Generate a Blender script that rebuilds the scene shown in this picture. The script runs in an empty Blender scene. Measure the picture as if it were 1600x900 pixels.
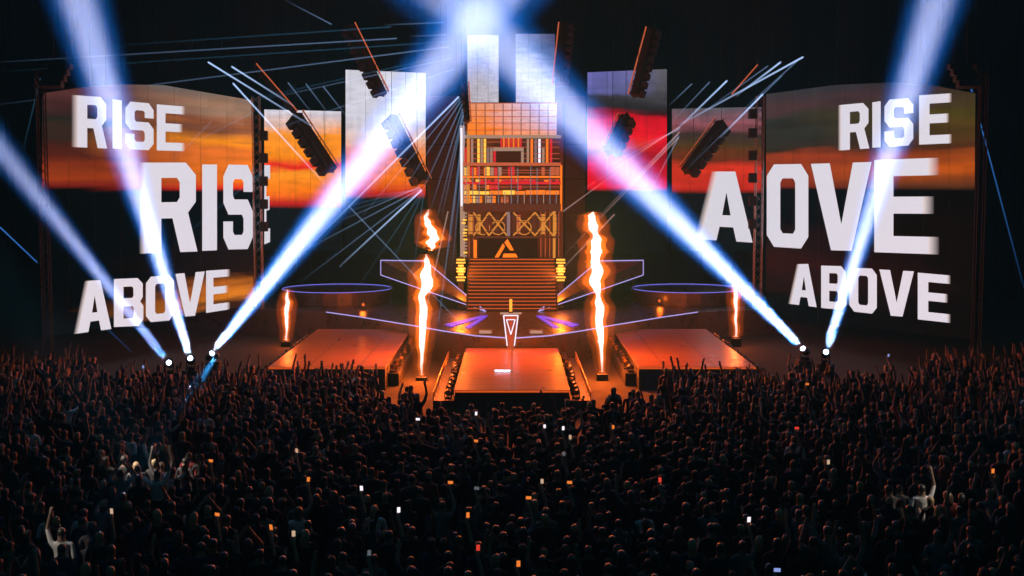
import bpy, bmesh, math, random
from mathutils import Vector, Matrix, noise
from mathutils.geometry import tessellate_polygon
R = random.Random(11)
UNIT = .53        # the hall is laid out in drawing units of 0.53 m; the last lines turn it into metres
MAN = 1/UNIT
sc = bpy.context.scene
COL = sc.collection
# ------------------------------------------------------------ camera, world, exposure
CAM_H, FPX = 15.7, 2000.0
TILT = math.atan(165/FPX)
cam = bpy.data.objects.new('camera', bpy.data.cameras.new('camera')); COL.objects.link(cam)
cam.location = (0, 0, CAM_H); cam.rotation_euler = (math.pi/2-TILT, 0, 0)
cam.data.lens = 45; cam.data.sensor_width = 36; cam.data.clip_end = 800
sc.camera = cam
w = bpy.data.worlds.new('World'); sc.world = w; w.use_nodes = True
bg = w.node_tree.nodes['Background']
bg.inputs[0].default_value = (.002, .40, .52, 1); bg.inputs[1].default_value = .05
sc.view_settings.view_transform = 'Standard'; sc.view_settings.look = 'None'
sc.view_settings.exposure = 0; sc.view_settings.gamma = 1
cy = sc.cycles
cy.use_denoising = True; cy.volume_bounces = 0; cy.max_bounces = 4; cy.diffuse_bounces = 2; cy.glossy_bounces = 2
cy.transparent_max_bounces = 40; cy.use_light_tree = True; cy.sample_clamp_indirect = 4

def ray(px, py):
    d = Vector(((px-800)/FPX, 1, -(py-450)/FPX))
    return Vector((d.x, d.y*math.cos(TILT)+d.z*math.sin(TILT), -d.y*math.sin(TILT)+d.z*math.cos(TILT)))
def P(px, py, Y):                       # the real-world point seen at a pixel of the photo, Y metres into the hall
    d = ray(px, py); return Vector((d.x/d.y*Y, Y, CAM_H+d.z/d.y*Y))
def G(px, py, z):                       # the same on a level surface of height z
    d = ray(px, py); t = (z-CAM_H)/d.z; return Vector((d.x*t, d.y*t, z))

# ------------------------------------------------------------ the stage lights
def spot_lamp(a, t, ang, power, color=(.10, .34, 1), blend=.85, parent=None, size=.12):
    l = bpy.data.lights.new('beam_lamp', 'SPOT'); l.energy = power; l.color = color
    l.spot_size = math.radians(ang); l.spot_blend = blend; l.shadow_soft_size = size
    o = bpy.data.objects.new('beam_lamp', l); COL.objects.link(o)
    m = (t-a).to_track_quat('-Z', 'Y').to_matrix().to_4x4(); m.translation = a
    o.matrix_world = m
    if parent: o.parent = parent; o.matrix_parent_inverse = parent.matrix_world.inverted()
    return o
K = 5e6
BEAMS = [  # pixel of the lamp, depth, pixel it points through, depth, cone angle, power, label
 ((265, 568), 95, (0, 232), 60, 2.5, K*10, 'moving head lamp at far left of the cluster, beam leaning furthest left'),
 ((298, 562), 95, (122, 0), 60, 4.9, K*11, 'moving head lamp at middle of left cluster with steep blue white beam'),
 ((329, 555), 95, (748, 28), 74, 8.8, K*9.5, 'moving head lamp at left cluster sending a wide beam across the tower top'),
 ((1257, 547), 95, (808, 95), 74, 8.4, K*9.5, 'moving head lamp at right sending a wide beam across towards the tower top'),
 ((1290, 552), 95, (1464, 0), 60, 4.7, K*11, 'moving head lamp at far right with steep beam leaning right'),
]
FLAME = [(-7.05, 101, (659, 585), (672, 325)), (7.05, 101, (941, 580), (930, 332)), ]
FLAME_POWER = 2000

# ------------------------------------------------------------ materials
def mat(name, col=(.1, .1, .1), rough=.6, metal=0, emit=None, es=0, var=.25, scale=3):
    m = bpy.data.materials.new(name); m.use_nodes = True; n = m.node_tree; b = n.nodes['Principled BSDF']
    b.inputs['Base Color'].default_value = (*col, 1); b.inputs['Roughness'].default_value = rough; b.inputs['Metallic'].default_value = metal
    if var and not emit:
        tc = n.nodes.new('ShaderNodeTexCoord'); nz = n.nodes.new('ShaderNodeTexNoise'); nz.inputs['Scale'].default_value = scale
        nz.inputs['Detail'].default_value = 5
        mx = n.nodes.new('ShaderNodeMix'); mx.data_type = 'RGBA'
        mx.inputs[6].default_value = (*[c*(1-var) for c in col], 1); mx.inputs[7].default_value = (*[min(1, c*(1+var)) for c in col], 1)
        n.links.new(tc.outputs['Object'], nz.inputs['Vector']); n.links.new(nz.outputs['Fac'], mx.inputs[0]); n.links.new(mx.outputs[2], b.inputs['Base Color'])
        mr = n.nodes.new('ShaderNodeMapRange'); mr.inputs[3].default_value = max(.05, rough-.12); mr.inputs[4].default_value = min(1, rough+.12)
        n.links.new(nz.outputs['Fac'], mr.inputs[0]); n.links.new(mr.outputs[0], b.inputs['Roughness'])
    if emit:
        b.inputs['Emission Color'].default_value = (*emit, 1); b.inputs['Emission Strength'].default_value = es
    m.cycles.emission_sampling = 'NONE' if emit else 'AUTO'
    return m
def lin(c): return tuple(((x/255+.055)/1.055)**2.4 if x > 10 else x/255/12.92 for x in c)
def light(name, rgb, k=1.6): return mat(name, (.02, .02, .02), .5, emit=lin(rgb), es=k)
M = dict(
 concrete=mat('hall_concrete', (.014, .014, .014), .85, scale=.4),
 black=mat('black_paint', (.018, .018, .02), .55), blackm=mat('black_metal', (.03, .03, .033), .4, .6),
 steel=mat('steel', (.35, .35, .36), .35, .9), curtain=mat('black_drape', (.004, .0055, .006), .95),
 deck=mat('stage_floor', (.045, .042, .042), .3, scale=1.2), walk=mat('catwalk_floor', (.26, .115, .036), .32, scale=.8, var=.25),  # catwalk colour carries the orange of flame and LED light
 face=mat('stage_front', (.02, .02, .02), .7), brown=mat('set_brown', (.10, .06, .045), .6), gold=mat('gold_metal', (.55, .35, .12), .35, .8), goldlit=light('gold_glow', (205, 130, 50), 1.2),  # goldlit: gold metal with its lit look put in as emission
 violet=light('violet_strip', (120, 120, 235), 1.3), lilac=light('lilac_strip', (165, 155, 225), 1.4), purple=light('purple_strip', (95, 60, 220), 1.2),
 orange=light('orange_strip', (255, 120, 25), 1.3), oranged=light('dim_orange_strip', (190, 75, 28), 1.3), amber=light('amber_lamp', (255, 175, 60), 1.3),
 rust=light('rust_glow', (200, 95, 60), 1.0),
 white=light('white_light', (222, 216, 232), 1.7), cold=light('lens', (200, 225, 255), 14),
 red=light('red_light', (205, 15, 40), 1.3), tan=light('tan_light', (170, 140, 120), 1.0), grey=light('grey_light', (120, 112, 118), 1.0),
 yellow=light('yellow_light', (255, 190, 70), 1.5), maroon=light('maroon_light', (75, 22, 20), 1.0), dkbrown=light('dark_brown_light', (52, 28, 24), .8),
 logo=light('logo_orange', (255, 115, 20), 1.5),
)
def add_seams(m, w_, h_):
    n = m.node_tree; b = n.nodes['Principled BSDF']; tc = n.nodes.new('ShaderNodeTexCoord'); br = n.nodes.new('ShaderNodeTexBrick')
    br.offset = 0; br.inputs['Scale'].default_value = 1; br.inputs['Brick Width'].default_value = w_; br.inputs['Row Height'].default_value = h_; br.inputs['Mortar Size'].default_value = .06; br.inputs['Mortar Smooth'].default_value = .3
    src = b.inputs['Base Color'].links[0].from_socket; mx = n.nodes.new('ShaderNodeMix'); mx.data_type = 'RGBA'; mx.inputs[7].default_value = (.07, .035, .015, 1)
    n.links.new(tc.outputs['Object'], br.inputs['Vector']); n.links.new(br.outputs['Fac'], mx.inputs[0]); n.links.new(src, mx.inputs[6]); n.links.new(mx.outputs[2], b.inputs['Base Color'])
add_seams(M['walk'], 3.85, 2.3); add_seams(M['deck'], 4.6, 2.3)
# ------------------------------------------------------------ helpers
def link(o, parent=None):
    COL.objects.link(o)
    if parent: o.parent = parent
    return o
def tag(o, label=None, cat=None, group=None, kind=None):
    if label: o['label'] = label
    if cat: o['category'] = cat
    if group: o['group'] = group
    if kind: o['kind'] = kind
    return o
def thing(name, loc, label, cat, group=None, rz=0):
    o = bpy.data.objects.new(name, None); COL.objects.link(o); o.location = loc; o.rotation_euler = (0, 0, rz); o.empty_display_size = .3
    bpy.context.view_layer.update()
    return tag(o, label, cat, group)
class MB:
    def __init__(s): s.b = bmesh.new(); s.mats = []
    def mi(s, m):
        if m not in s.mats: s.mats.append(m)
        return s.mats.index(m)
    def box(s, a, b, m, rot=None, bev=0):
        a = Vector(a); b = Vector(b); c = (a+b)/2; d = b-a
        r = bmesh.ops.create_cube(s.b, size=1)
        mt = Matrix.Translation(c) @ (rot.to_4x4() if rot else Matrix.Identity(4)) @ Matrix.Diagonal((abs(d.x), abs(d.y), abs(d.z), 1))
        bmesh.ops.transform(s.b, matrix=mt, verts=r['verts'])
        fs = {f for v in r['verts'] for f in v.link_faces}
        for f in fs: f.material_index = s.mi(m)
        if bev:
            es = list({e for f in fs for e in f.edges})
            q = bmesh.ops.bevel(s.b, geom=es, offset=bev, segments=1, affect='EDGES')
            for f in q['faces']: f.material_index = s.mi(m)
        return s
    def tube(s, a, b, r, m, n=6, r2=None):
        a = Vector(a); b = Vector(b); d = b-a
        q = bmesh.ops.create_cone(s.b, cap_ends=True, segments=n, radius1=r, radius2=r if r2 is None else r2, depth=d.length)
        mt = Matrix.Translation((a+b)/2) @ d.to_track_quat('Z', 'Y').to_matrix().to_4x4()
        bmesh.ops.transform(s.b, matrix=mt, verts=q['verts'])
        for f in {f for v in q['verts'] for f in v.link_faces}: f.material_index = s.mi(m)
        return s
    def path(s, pts, r, m, n=6):
        for a, b in zip(pts, pts[1:]): s.tube(a, b, r, m, n)
        return s
    def prism(s, pts, vec, m):
        vs = [s.b.verts.new(p) for p in pts]; vt = [s.b.verts.new(Vector(p)+Vector(vec)) for p in pts]
        i = s.mi(m); n = len(pts)
        fs = [s.b.faces.new(vs), s.b.faces.new(vt[::-1])] + [s.b.faces.new((vs[k], vs[(k+1) % n], vt[(k+1) % n], vt[k])) for k in range(n)]
        for f in fs: f.material_index = i
        bmesh.ops.recalc_face_normals(s.b, faces=fs)
        return s
    def build(s, name, parent=None, world=True):
        me = bpy.data.meshes.new(name); s.b.to_mesh(me); s.b.free()
        for m in s.mats: me.materials.append(m)
        o = link(bpy.data.objects.new(name, me))
        if parent:
            o.parent = parent
            if world: o.matrix_parent_inverse = parent.matrix_world.inverted()
        return o
def copy_tree(o, loc, rz=None, label=None):
    c = o.copy(); COL.objects.link(c); c.location = loc
    if rz is not None: c.rotation_euler.z = rz
    if label: c['label'] = label
    for ch in o.children:
        d = ch.copy(); COL.objects.link(d); d.parent = c
        for g in ch.children:
            e = g.copy(); COL.objects.link(e); e.parent = d
    return c
ORD = 'first second third fourth fifth sixth seventh eighth ninth tenth eleventh twelfth thirteenth fourteenth fifteenth'.split()
def side(s): return 'left' if s < 0 else 'right'

# ------------------------------------------------------------ haze
bpy.ops.mesh.primitive_cube_add(size=1, location=(0, 90, 24)); hz = bpy.context.object; hz.name = 'haze'; hz.scale = (150, 190, 50)
tag(hz, kind='stuff', label='thin stage smoke filling the whole dark hall', cat='haze')
m = bpy.data.materials.new('stage_haze'); m.use_nodes = True; n = m.node_tree; n.nodes.clear()
ou = n.nodes.new('ShaderNodeOutputMaterial'); vo = n.nodes.new('ShaderNodeVolumePrincipled')
vo.inputs['Density'].default_value = .0015/UNIT; vo.inputs['Anisotropy'].default_value = .1; vo.inputs['Color'].default_value = (.09, .55, .97, 1)
n.links.new(vo.outputs[0], ou.inputs['Volume']); hz.data.materials.append(m)

# ------------------------------------------------------------ hall
b = MB(); b.box((-74, -4, -.5), (74, 184, 0), M['concrete']); tag(b.build('floor'), kind='structure')
b = MB()
n_f = 220
for i in range(n_f):                       # folded black drape across the back of the hall
    x = -73+146*i/n_f
    b.box((x, 169+.35*math.sin(i*1.9)+.2*math.sin(i*.7), .003), (x+146/n_f+.02, 169.6+.35*math.sin(i*1.9), 46), M['curtain'])
tag(b.build('wall_back'), kind='structure')

def glow_lamp(parent, loc, power, col=(1, .16, .012), size=.3):
    l = bpy.data.lights.new('lamp_light', 'POINT'); l.energy = power; l.color = col; l.shadow_soft_size = size
    o = link(bpy.data.objects.new('lamp_light', l)); o.location = loc; o.parent = parent; o.matrix_parent_inverse = parent.matrix_world.inverted()
# ------------------------------------------------------------ stage decks
arc_px = [(508, 489), (560, 496), (600, 503), (640, 509), (690, 518), (740, 525), (798, 529), (856, 525), (906, 517), (956, 508), (996, 501), (1036, 495), (1088, 487)]
arc = [G(x, y, 2.6) for x, y in arc_px]
arc = [Vector(((a.x-b_.x)/2, (a.y+b_.y)/2, 2.6)) for a, b_ in zip(arc, arc[::-1])]
# outline continues to the back of the hall
deck = thing('stage', (0, 135, 0), 'wide dark main stage deck with curved front edge lined in violet light', 'stage')
out = [Vector((p.x, p.y, 0)) for p in arc] + [Vector((46, 140, 0)), Vector((46, 168, 0)), Vector((-46, 168, 0)), Vector((-46, 140, 0))]
b = MB(); b.prism(out, (0, 0, 2.6), M['deck']); b.build('deck_floor', deck)
b = MB(); b.path([p+Vector((0, -.06, .03)) for p in arc], .05, M['lilac']); b.build('edge_light', deck)
# forked violet strips running forward from the stairs
for s in (-1, 1):
    b = MB()
    def fl(px, py): 
        p = G(px, py, 2.62); return Vector((abs(p.x)*s, p.y, 2.62))
    for q, mm in (([(838, 493), (850, 494), (905, 507), (895, 511), (868, 503)], 'purple'), ([(838, 494), (846, 495), (874, 512), (866, 513)], 'purple')):
        b.prism([fl(*p)+Vector((0, 0, .004*(len(q)-4))) for p in q], (0, 0, .03), M[mm])
    b.build('floor_light_strip', deck)
# catwalks
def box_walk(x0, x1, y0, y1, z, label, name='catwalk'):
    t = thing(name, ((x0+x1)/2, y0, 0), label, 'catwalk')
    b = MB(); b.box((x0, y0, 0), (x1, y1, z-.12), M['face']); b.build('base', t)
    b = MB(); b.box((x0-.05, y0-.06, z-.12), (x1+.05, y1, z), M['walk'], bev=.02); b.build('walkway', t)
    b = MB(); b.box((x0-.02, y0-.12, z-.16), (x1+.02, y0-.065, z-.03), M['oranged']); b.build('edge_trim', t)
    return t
cw = box_walk(-3.85, 3.85, 85.2, 106.9, 1.8, 'central catwalk with orange light put into its floor colour between the two tall flames')
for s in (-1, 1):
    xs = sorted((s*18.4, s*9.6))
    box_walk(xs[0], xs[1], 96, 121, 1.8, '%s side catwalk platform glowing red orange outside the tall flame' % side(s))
# low equipment ledges flanking the centre catwalk
ledges = {}
for s in (-1, 1):
    t = thing('ledge', (s*4.6, 85, 0), 'low dark equipment ledge with metal rail along the %s side of the central catwalk' % side(s), 'ledge')
    xs = sorted((s*3.95, s*5.35))
    b = MB(); b.box((xs[0], 85.6, 0), (xs[1], 106.6, 1.0), M['black'], bev=.02); b.build('platform', t)
    b = MB()
    xr = s*5.32
    b.tube((xr, 85.7, 1.55), (xr, 106.4, 1.55), .045, M['gold'])
    for k in range(12): b.tube((xr, 85.8+k*1.87, 1.0), (xr, 85.8+k*1.87, 1.55), .035, M['gold'])
    b.build('rail', t)
# floor lamps
def floor_lamp(loc, label, group):
    t = thing('floor_lamp', (0, 0, 0), label, 'stage lamp', group)
    b = MB(); b.box((-.24, -.2, 0), (.24, .2, .12), M['blackm'], bev=.02); b.build('base', t)
    b = MB(); b.box((-.26, -.05, .12), (-.21, .05, .5), M['blackm']); b.box((.21, -.05, .12), (.26, .05, .5), M['blackm']); b.box((-.26, -.04, .121), (.26, .04, .16), M['blackm']); b.build('yoke', t)
    b = MB(); b.tube((0, -.18, .42), (0, .2, .5), .19, M['blackm'], 12); b.build('lamp_head', t)
    b = MB(); b.tube((0, -.2, .416), (0, -.185, .42), .15, M['gold'], 12); b.build('lens', t)
    t.location = loc
    return t
proto = None
for s in (-1, 1):
    rows = [(s*4.35, 86.4, 1.7, 12, 1.0, '%s side of the centre catwalk' % side(s)),
            (s*18.85, 96.5, 1.75, 14, 1.0, 'outer edge of the %s side catwalk' % side(s)),
            (s*9.15, 98.5, 1.8, 11, 1.0, 'inner edge of the %s side catwalk' % side(s))]
    for x, y0, dy, nn, z, wh in rows:
        if z and abs(x) > 6:
            t = thing('ledge', (x, y0, 0), 'narrow dark ledge %s' % wh, 'ledge')
            b = MB(); b.box((x-.4, y0-.5, 0), (x+.4, y0+dy*(nn-1)+.4, z), M['black'], bev=.02); b.build('platform', t)
        for k in range(nn):
            lab = '%s lamp from the crowd end, %s' % (ORD[k], wh)
            loc = (x+R.uniform(-.08, .08), y0+k*dy, z)
            if proto is None: proto = floor_lamp(loc, lab, 'lamps lining the catwalks')
            else: copy_tree(proto, loc, R.uniform(-.6, .6), lab)
# circular side risers with violet rims
for s in (-1, 1):
    c = Vector((s*19.3, 141, 0))
    t = thing('round_riser', c, 'round dark riser with violet lit rim on the %s of the stage' % side(s), 'riser')
    b = MB(); b.tube(c+Vector((0, 0, 2.603)), c+Vector((0, 0, 4)), 5.9, M['deck'], 48); b.build('drum', t)
    b = MB(); b.path([c+Vector((6*math.cos(a), 6*math.sin(a), 4.05)) for a in [i*math.tau/40 for i in range(41)]], .035, M['violet']); b.build('rim_light', t)
    for k, (dx, px, py) in enumerate(((0, 545, 462), (0, 557, 470), (0, 570, 476))):
        pass
# small amber lamps on the side decks
for i, (px, py) in enumerate([(545, 462), (556, 469), (568, 476), (1052, 456), (1041, 464), (1030, 470)]):
    p = G(px, py, 3.1); s = -1 if px < 800 else 1
    t = thing('par_can', (p.x, p.y, 2.6), '%s amber lamp %s stage riser, glowing' % (['nearest', 'middle', 'lowest'][i % 3], 'below the left' if s < 0 else 'below the right'), 'stage lamp', 'amber lamps by the risers')
    b = MB(); b.box((p.x-.3, p.y-.2, 2.61), (p.x+.3, p.y+.2, 2.8), M['blackm'], bev=.03); b.build('base', t)
    b = MB(); b.tube((p.x, p.y-.22, 3.1), (p.x, p.y+.3, 3.15), .3-.05*(i % 3), M['blackm'], 12); b.build('housing', t)
    b = MB(); b.tube((p.x, p.y-.26, 3.1), (p.x, p.y-.225, 3.1), .25-.05*(i % 3), M['amber' if i % 3 < 2 else 'oranged'], 12); b.build('lens', t)
    glow_lamp(t, (p.x, p.y-.7, 3.3), 90)
# staircase
st = thing('staircase', (0, 130, 2.6), 'broad dark staircase with orange lit nosings rising to the tower', 'staircase')
NS = 15
for k in range(NS):
    y0 = 130+k*.47; z1 = 2.6+(k+1)*.33
    b = MB(); b.box((-4.7, y0, 2.603), (4.7, y0+.467, z1), M['black']); b.build('step', st)
    b = MB(); b.box((-4.5, y0-.03, z1-.1), (4.5, y0-.003, z1-.01), M['oranged']); b.build('nosing_light', st)
# lit pillars at stair top
for s in (-1, 1):
    x = s*5.25+(-.13)
    t = thing('light_pillar', (x, 134.5, 2.6), 'short pillar of stacked amber light bars on the %s of the stairs' % side(s), 'light pillar')
    b = MB(); b.box((x-.3, 134.4, 2.603), (x+.3, 134.8, 7.9), M['blackm']); b.build('post', t)
    glow_lamp(t, (x, 133.6, 6.5), 1500)
    for k in range(8):
        b = MB(); z = 5.35+k*.31; wd = .42+.12*math.sin(k*2.2)
        b.box((x-wd, 134.2, z), (x+wd, 134.39, z+.17), M['yellow'], bev=.02); b.build('glow_bar', t)
# angular wings
for s in (-1, 1):
    pts = [P(757, 487, 129.6), P(593, 430, 139), P(593, 407, 140), P(663, 408, 140)]
    pts = [Vector((s*abs(p.x+.13), p.y, p.z)) for p in pts]
    t = thing('wing_ramp', pts[0], 'pointed dark wing panel outlined in pale violet light on the %s of the stairs' % side(s), 'stage wing')
    b = MB(); b.prism(pts, (0, .35, -.1), M['deck']); b.build('panel', t)
    b = MB(); b.path([p+Vector((0, -.06, .03)) for p in pts+pts[:1]], .05, M['lilac']); b.build('edge_light', t)
    b = MB()
    for f in (.3, .6, .9):
        q = pts[0].lerp(pts[1], f)+Vector((0, .3, 0)); b.tube((q.x, q.y, 2.61), (q.x, q.y, q.z-.1), .08, M['blackm'])
    b.build('support_posts', t)

# ------------------------------------------------------------ LED screens
def streak_mat(name, top, bot, k=1.5, horizon=None, seed=0, noise_amt=.10):
    """Picture shown on an LED wall: two colour ramps (left edge, right edge) over height, blended across, with sideways streaks."""
    m = bpy.data.materials.new(name); m.use_nodes = True; n = m.node_tree; n.nodes.clear(); L = n.links
    o = n.nodes.new('ShaderNodeOutputMaterial'); e = n.nodes.new('ShaderNodeEmission'); e.inputs[1].default_value = k
    uv = n.nodes.new('ShaderNodeUVMap'); sp = n.nodes.new('ShaderNodeSeparateXYZ'); L.new(uv.outputs[0], sp.inputs[0])
    def nz(sx, sy, off, det=3):
        mp = n.nodes.new('ShaderNodeMapping'); mp.inputs['Scale'].default_value = (sx, sy, 1); mp.inputs['Location'].default_value = (off, off*1.7, seed)
        t = n.nodes.new('ShaderNodeTexNoise'); t.inputs['Scale'].default_value = 1; t.inputs['Detail'].default_value = det
        L.new(uv.outputs[0], mp.inputs[0]); L.new(mp.outputs[0], t.inputs['Vector']); return t.outputs['Fac']
    def math_(op, a, b, clamp=False):
        q = n.nodes.new('ShaderNodeMath'); q.operation = op; q.use_clamp = clamp
        for i, v in enumerate((a, b)):
            if isinstance(v, (int, float)): q.inputs[i].default_value = v
            else: L.new(v, q.inputs[i])
        return q.outputs[0]
    d = math_('MULTIPLY', math_('SUBTRACT', nz(1.6, 14, seed), .5), noise_amt*2)
    if horizon is not None:                # above the skyline the streaks wander, below it the land is flat dark
        d = math_('MULTIPLY', d, math_('MULTIPLY', math_('ABSOLUTE', math_('SUBTRACT', sp.outputs[1], horizon), 0), 5, True))
    v = math_('ADD', sp.outputs[1], d, True)
    def ramp(st):
        r = n.nodes.new('ShaderNodeValToRGB'); el = r.color_ramp.elements
        st = sorted(st); el[0].position = st[0][0]; el[0].color = (*lin(st[0][1]), 1); el[1].position = st[-1][0]; el[1].color = (*lin(st[-1][1]), 1)
        for p, c in st[1:-1]: q = el.new(p); q.color = (*lin(c), 1)
        L.new(v, r.inputs[0]); return r.outputs[0]
    mx = n.nodes.new('ShaderNodeMix'); mx.data_type = 'RGBA'
    u = math_('ADD', math_('MULTIPLY', math_('SUBTRACT', sp.outputs[0], .2), 1.45), math_('MULTIPLY', math_('SUBTRACT', nz(1, 9, seed+4), .5), 1.1), True)
    L.new(u, mx.inputs[0]); L.new(ramp(top), mx.inputs[6]); L.new(ramp(bot), mx.inputs[7])
    br = math_('ADD', math_('MULTIPLY', nz(3, 30, seed+9, 5), .7), .65)
    m2 = n.nodes.new('ShaderNodeMix'); m2.data_type = 'RGBA'; m2.blend_type = 'MULTIPLY'; m2.inputs[0].default_value = 1
    sn = n.nodes.new('ShaderNodeVectorMath'); sn.operation = 'SNAP'; sn.inputs[1].default_value = (1/20, 1/12, 1); L.new(uv.outputs[0], sn.inputs[0])
    wn = n.nodes.new('ShaderNodeTexWhiteNoise'); wn.noise_dimensions = '2D'; L.new(sn.outputs[0], wn.inputs['Vector'])
    br = math_('MULTIPLY', br, math_('ADD', math_('MULTIPLY', wn.outputs['Value'], .16), .90))      # LED modules differ a little in brightness
    L.new(mx.outputs[2], m2.inputs[6]); L.new(br, m2.inputs[7]); L.new(m2.outputs[2], e.inputs[0]); L.new(e.outputs[0], o.inputs[0])
    m.cycles.emission_sampling = 'NONE'
    return m
def px_mesh(name, polys, mats, parent, uvbox=None):
    """polys: list of (list of 3-D points, material index, uv list)"""
    me = bpy.data.meshes.new(name); vs = []; fs = []; uvs = []; mi = []
    for pts, k, uv in polys:
        i = len(vs); vs += [tuple(p) for p in pts]; fs.append(list(range(i, i+len(pts)))); uvs += uv; mi.append(k)
    me.from_pydata(vs, [], fs); ul = me.uv_layers.new(name='UVMap')
    for i, q in enumerate(uvs): ul.data[i].uv = q
    for p, k in zip(me.polygons, mi): p.material_index = k
    for m_ in mats: me.materials.append(m_)
    o = link(bpy.data.objects.new(name, me)); o.parent = parent; o.matrix_parent_inverse = parent.matrix_world.inverted()
    return o
def screen(label, pts, depths, m, name='led_screen', grp=None, thick=.5, panels=(8, 6)):
    """pts: outline in photo pixels, first two points the left edge bottom/top...; depths: depth at x0 and x1"""
    x0 = min(p[0] for p in pts); x1 = max(p[0] for p in pts); y0 = min(p[1] for p in pts); y1 = max(p[1] for p in pts)
    A = P(x0, 300, depths[0]); B = P(x1, 300, depths[1]); h = (B-A); h.z = 0; h.normalize()
    nrm = Vector((h.y, -h.x, 0))          # towards the hall
    def on(px, py, off=0):
        d = ray(px, py); o = Vector((0, 0, CAM_H)); q = A+nrm*off
        t = (q-o).dot(nrm)/d.dot(nrm); return o+d*t
    W = [on(*p) for p in pts]
    ztop = max(p.z for p in W); zb = min(p.z for p in W); La = (on(x1, 300)-on(x0, 300)).dot(h)
    t = thing(name, ((A+B)/2).xy.to_3d(), label, 'screen', grp)
    uv = [((p-on(x0, 300)).dot(h)/La, (p.z-zb)/(ztop-zb)) for p in W]
    px_mesh('picture', [(W, 0, uv)], [m], t)
    b = MB(); b.prism([p-nrm*.02 for p in W], -nrm*thick, M['black']); b.build('cabinet', t)
    b = MB()                               # module seams
    for i in range(1, panels[0]):
        x = x0+(x1-x0)*i/panels[0]
        ys = []
        for p, q in zip(pts, pts[1:]+pts[:1]):
            if (p[0]-x)*(q[0]-x) < 0: ys.append(p[1]+(q[1]-p[1])*(x-p[0])/(q[0]-p[0]))
        if len(ys) == 2: b.tube(on(x, ys[0], .012), on(x, ys[1], .012), .012, M['black'], 4)
    b.build('seams', t)
    return t, on
lo = [(0, (14, 14, 18)), (.15, (3, 4, 5)), (.40, (2, 5, 7)), (.56, (4, 6, 7)), (.575, (120, 30, 22)), (.60, (150, 55, 20)), (.70, (80, 30, 22)), (.80, (36, 36, 30)), (.88, (62, 34, 34)), (.95, (90, 50, 48)), (1, (62, 52, 50))]
li = [(0, (60, 26, 14)), (.04, (215, 120, 30)), (.10, (190, 100, 30)), (.16, (34, 12, 9)), (.36, (4, 5, 8)), (.545, (4, 5, 8)), (.56, (235, 45, 25)), (.60, (255, 125, 12)), (.72, (225, 110, 40)), (.78, (255, 145, 25)), (.86, (150, 85, 55)), (.92, (160, 120, 95)), (1, (110, 105, 100))]
ro = [(0, (4, 4, 5)), (.1, (8, 5, 5)), (.25, (48, 14, 10)), (.45, (5, 5, 7)), (.575, (6, 6, 8)), (.59, (130, 45, 22)), (.70, (150, 55, 28)), (.74, (52, 40, 30)), (.85, (44, 46, 42)), (.93, (75, 50, 52)), (1, (52, 52, 56))]
ri = [(0, (13, 7, 6)), (.2, (15, 8, 7)), (.45, (17, 8, 6)), (.575, (9, 7, 7)), (.59, (85, 45, 26)), (.66, (185, 80, 22)), (.73, (80, 40, 24)), (.85, (74, 62, 24)), (.95, (50, 32, 42)), (1, (42, 40, 42))]
sL, onL = screen('large angled LED screen at far left showing RISE, RIS and ABOVE over sunset', [(66, 527), (66, 146), (125, 137), (190, 132), (255, 133), (396, 157), (396, 476)], (106, 134), streak_mat('sunset_left', lo, li, 1.25, .57, 3))
sR, onR = screen('large angled LED screen at far right showing RISE, OVE and ABOVE', [(1197, 497), (1197, 147), (1303, 133), (1390, 129), (1460, 134), (1524, 146), (1521, 531)], (134, 106), streak_mat('sunset_right', ro, ri, 1.2, .58, 8))
a_ = [(0, (8, 10, 13)), (.3, (12, 14, 18)), (.34, (200, 30, 30)), (.42, (255, 120, 20)), (.56, (255, 150, 35)), (.60, (238, 25, 32)), (.66, (255, 140, 20)), (.82, (255, 150, 45)), (.88, (232, 185, 165)), (1, (215, 212, 225))]
sIL, onIL = screen('flat LED screen between left lamp truss and left hanging banner, orange and white', [(413, 392), (413, 171), (533, 174), (533, 392)], (150, 150), streak_mat('sunset_inner_left', a_, a_, 1.2, .34, 5, .06), panels=(5, 4))
b_l = [(0, (6, 8, 10)), (.30, (14, 12, 14)), (.33, (205, 30, 25)), (.40, (255, 115, 20)), (.54, (255, 135, 50)), (.62, (238, 195, 170)), (.72, (222, 218, 232)), (1, (220, 218, 230))]
sBL, onBL = screen('tall LED banner left of the tower, white above fading to orange', [(540, 396), (540, 109), (665, 114), (665, 396)], (147, 147), streak_mat('banner_left', b_l, b_l, 1.1, .33, 2, .05), panels=(4, 6))
b_r = [(0, (8, 8, 10)), (.34, (15, 10, 12)), (.36, (235, 0, 40)), (.50, (236, 5, 40)), (.55, (150, 10, 32)), (.59, (240, 85, 22)), (.63, (236, 20, 38)), (.73, (235, 20, 40)), (.76, (150, 10, 32)), (.79, (40, 38, 42)), (.86, (52, 50, 55)), (.88, (100, 100, 165)), (1, (110, 108, 180))]
b_r2 = [(0, (8, 8, 10)), (.34, (15, 10, 12)), (.36, (235, 0, 40)), (.53, (160, 10, 35)), (.63, (240, 15, 40)), (.74, (205, 10, 35)), (.76, (60, 12, 22)), (.79, (40, 38, 42)), (.88, (80, 78, 85)), (1, (105, 102, 112))]
sBR, onBR = screen('tall LED banner right of the tower, purple grey above bright red', [(918, 396), (918, 113), (1042, 108), (1042, 396)], (147, 147), streak_mat('banner_right', b_r, b_r2, 1.15, .35, 12, .045), panels=(4, 6))
c_r = [(0, (8, 10, 12)), (.40, (14, 12, 14)), (.43, (200, 40, 28)), (.58, (222, 52, 30)), (.64, (120, 42, 22)), (.72, (82, 58, 28)), (.80, (62, 46, 42)), (.88, (150, 82, 92)), (1, (92, 88, 98))]
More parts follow.
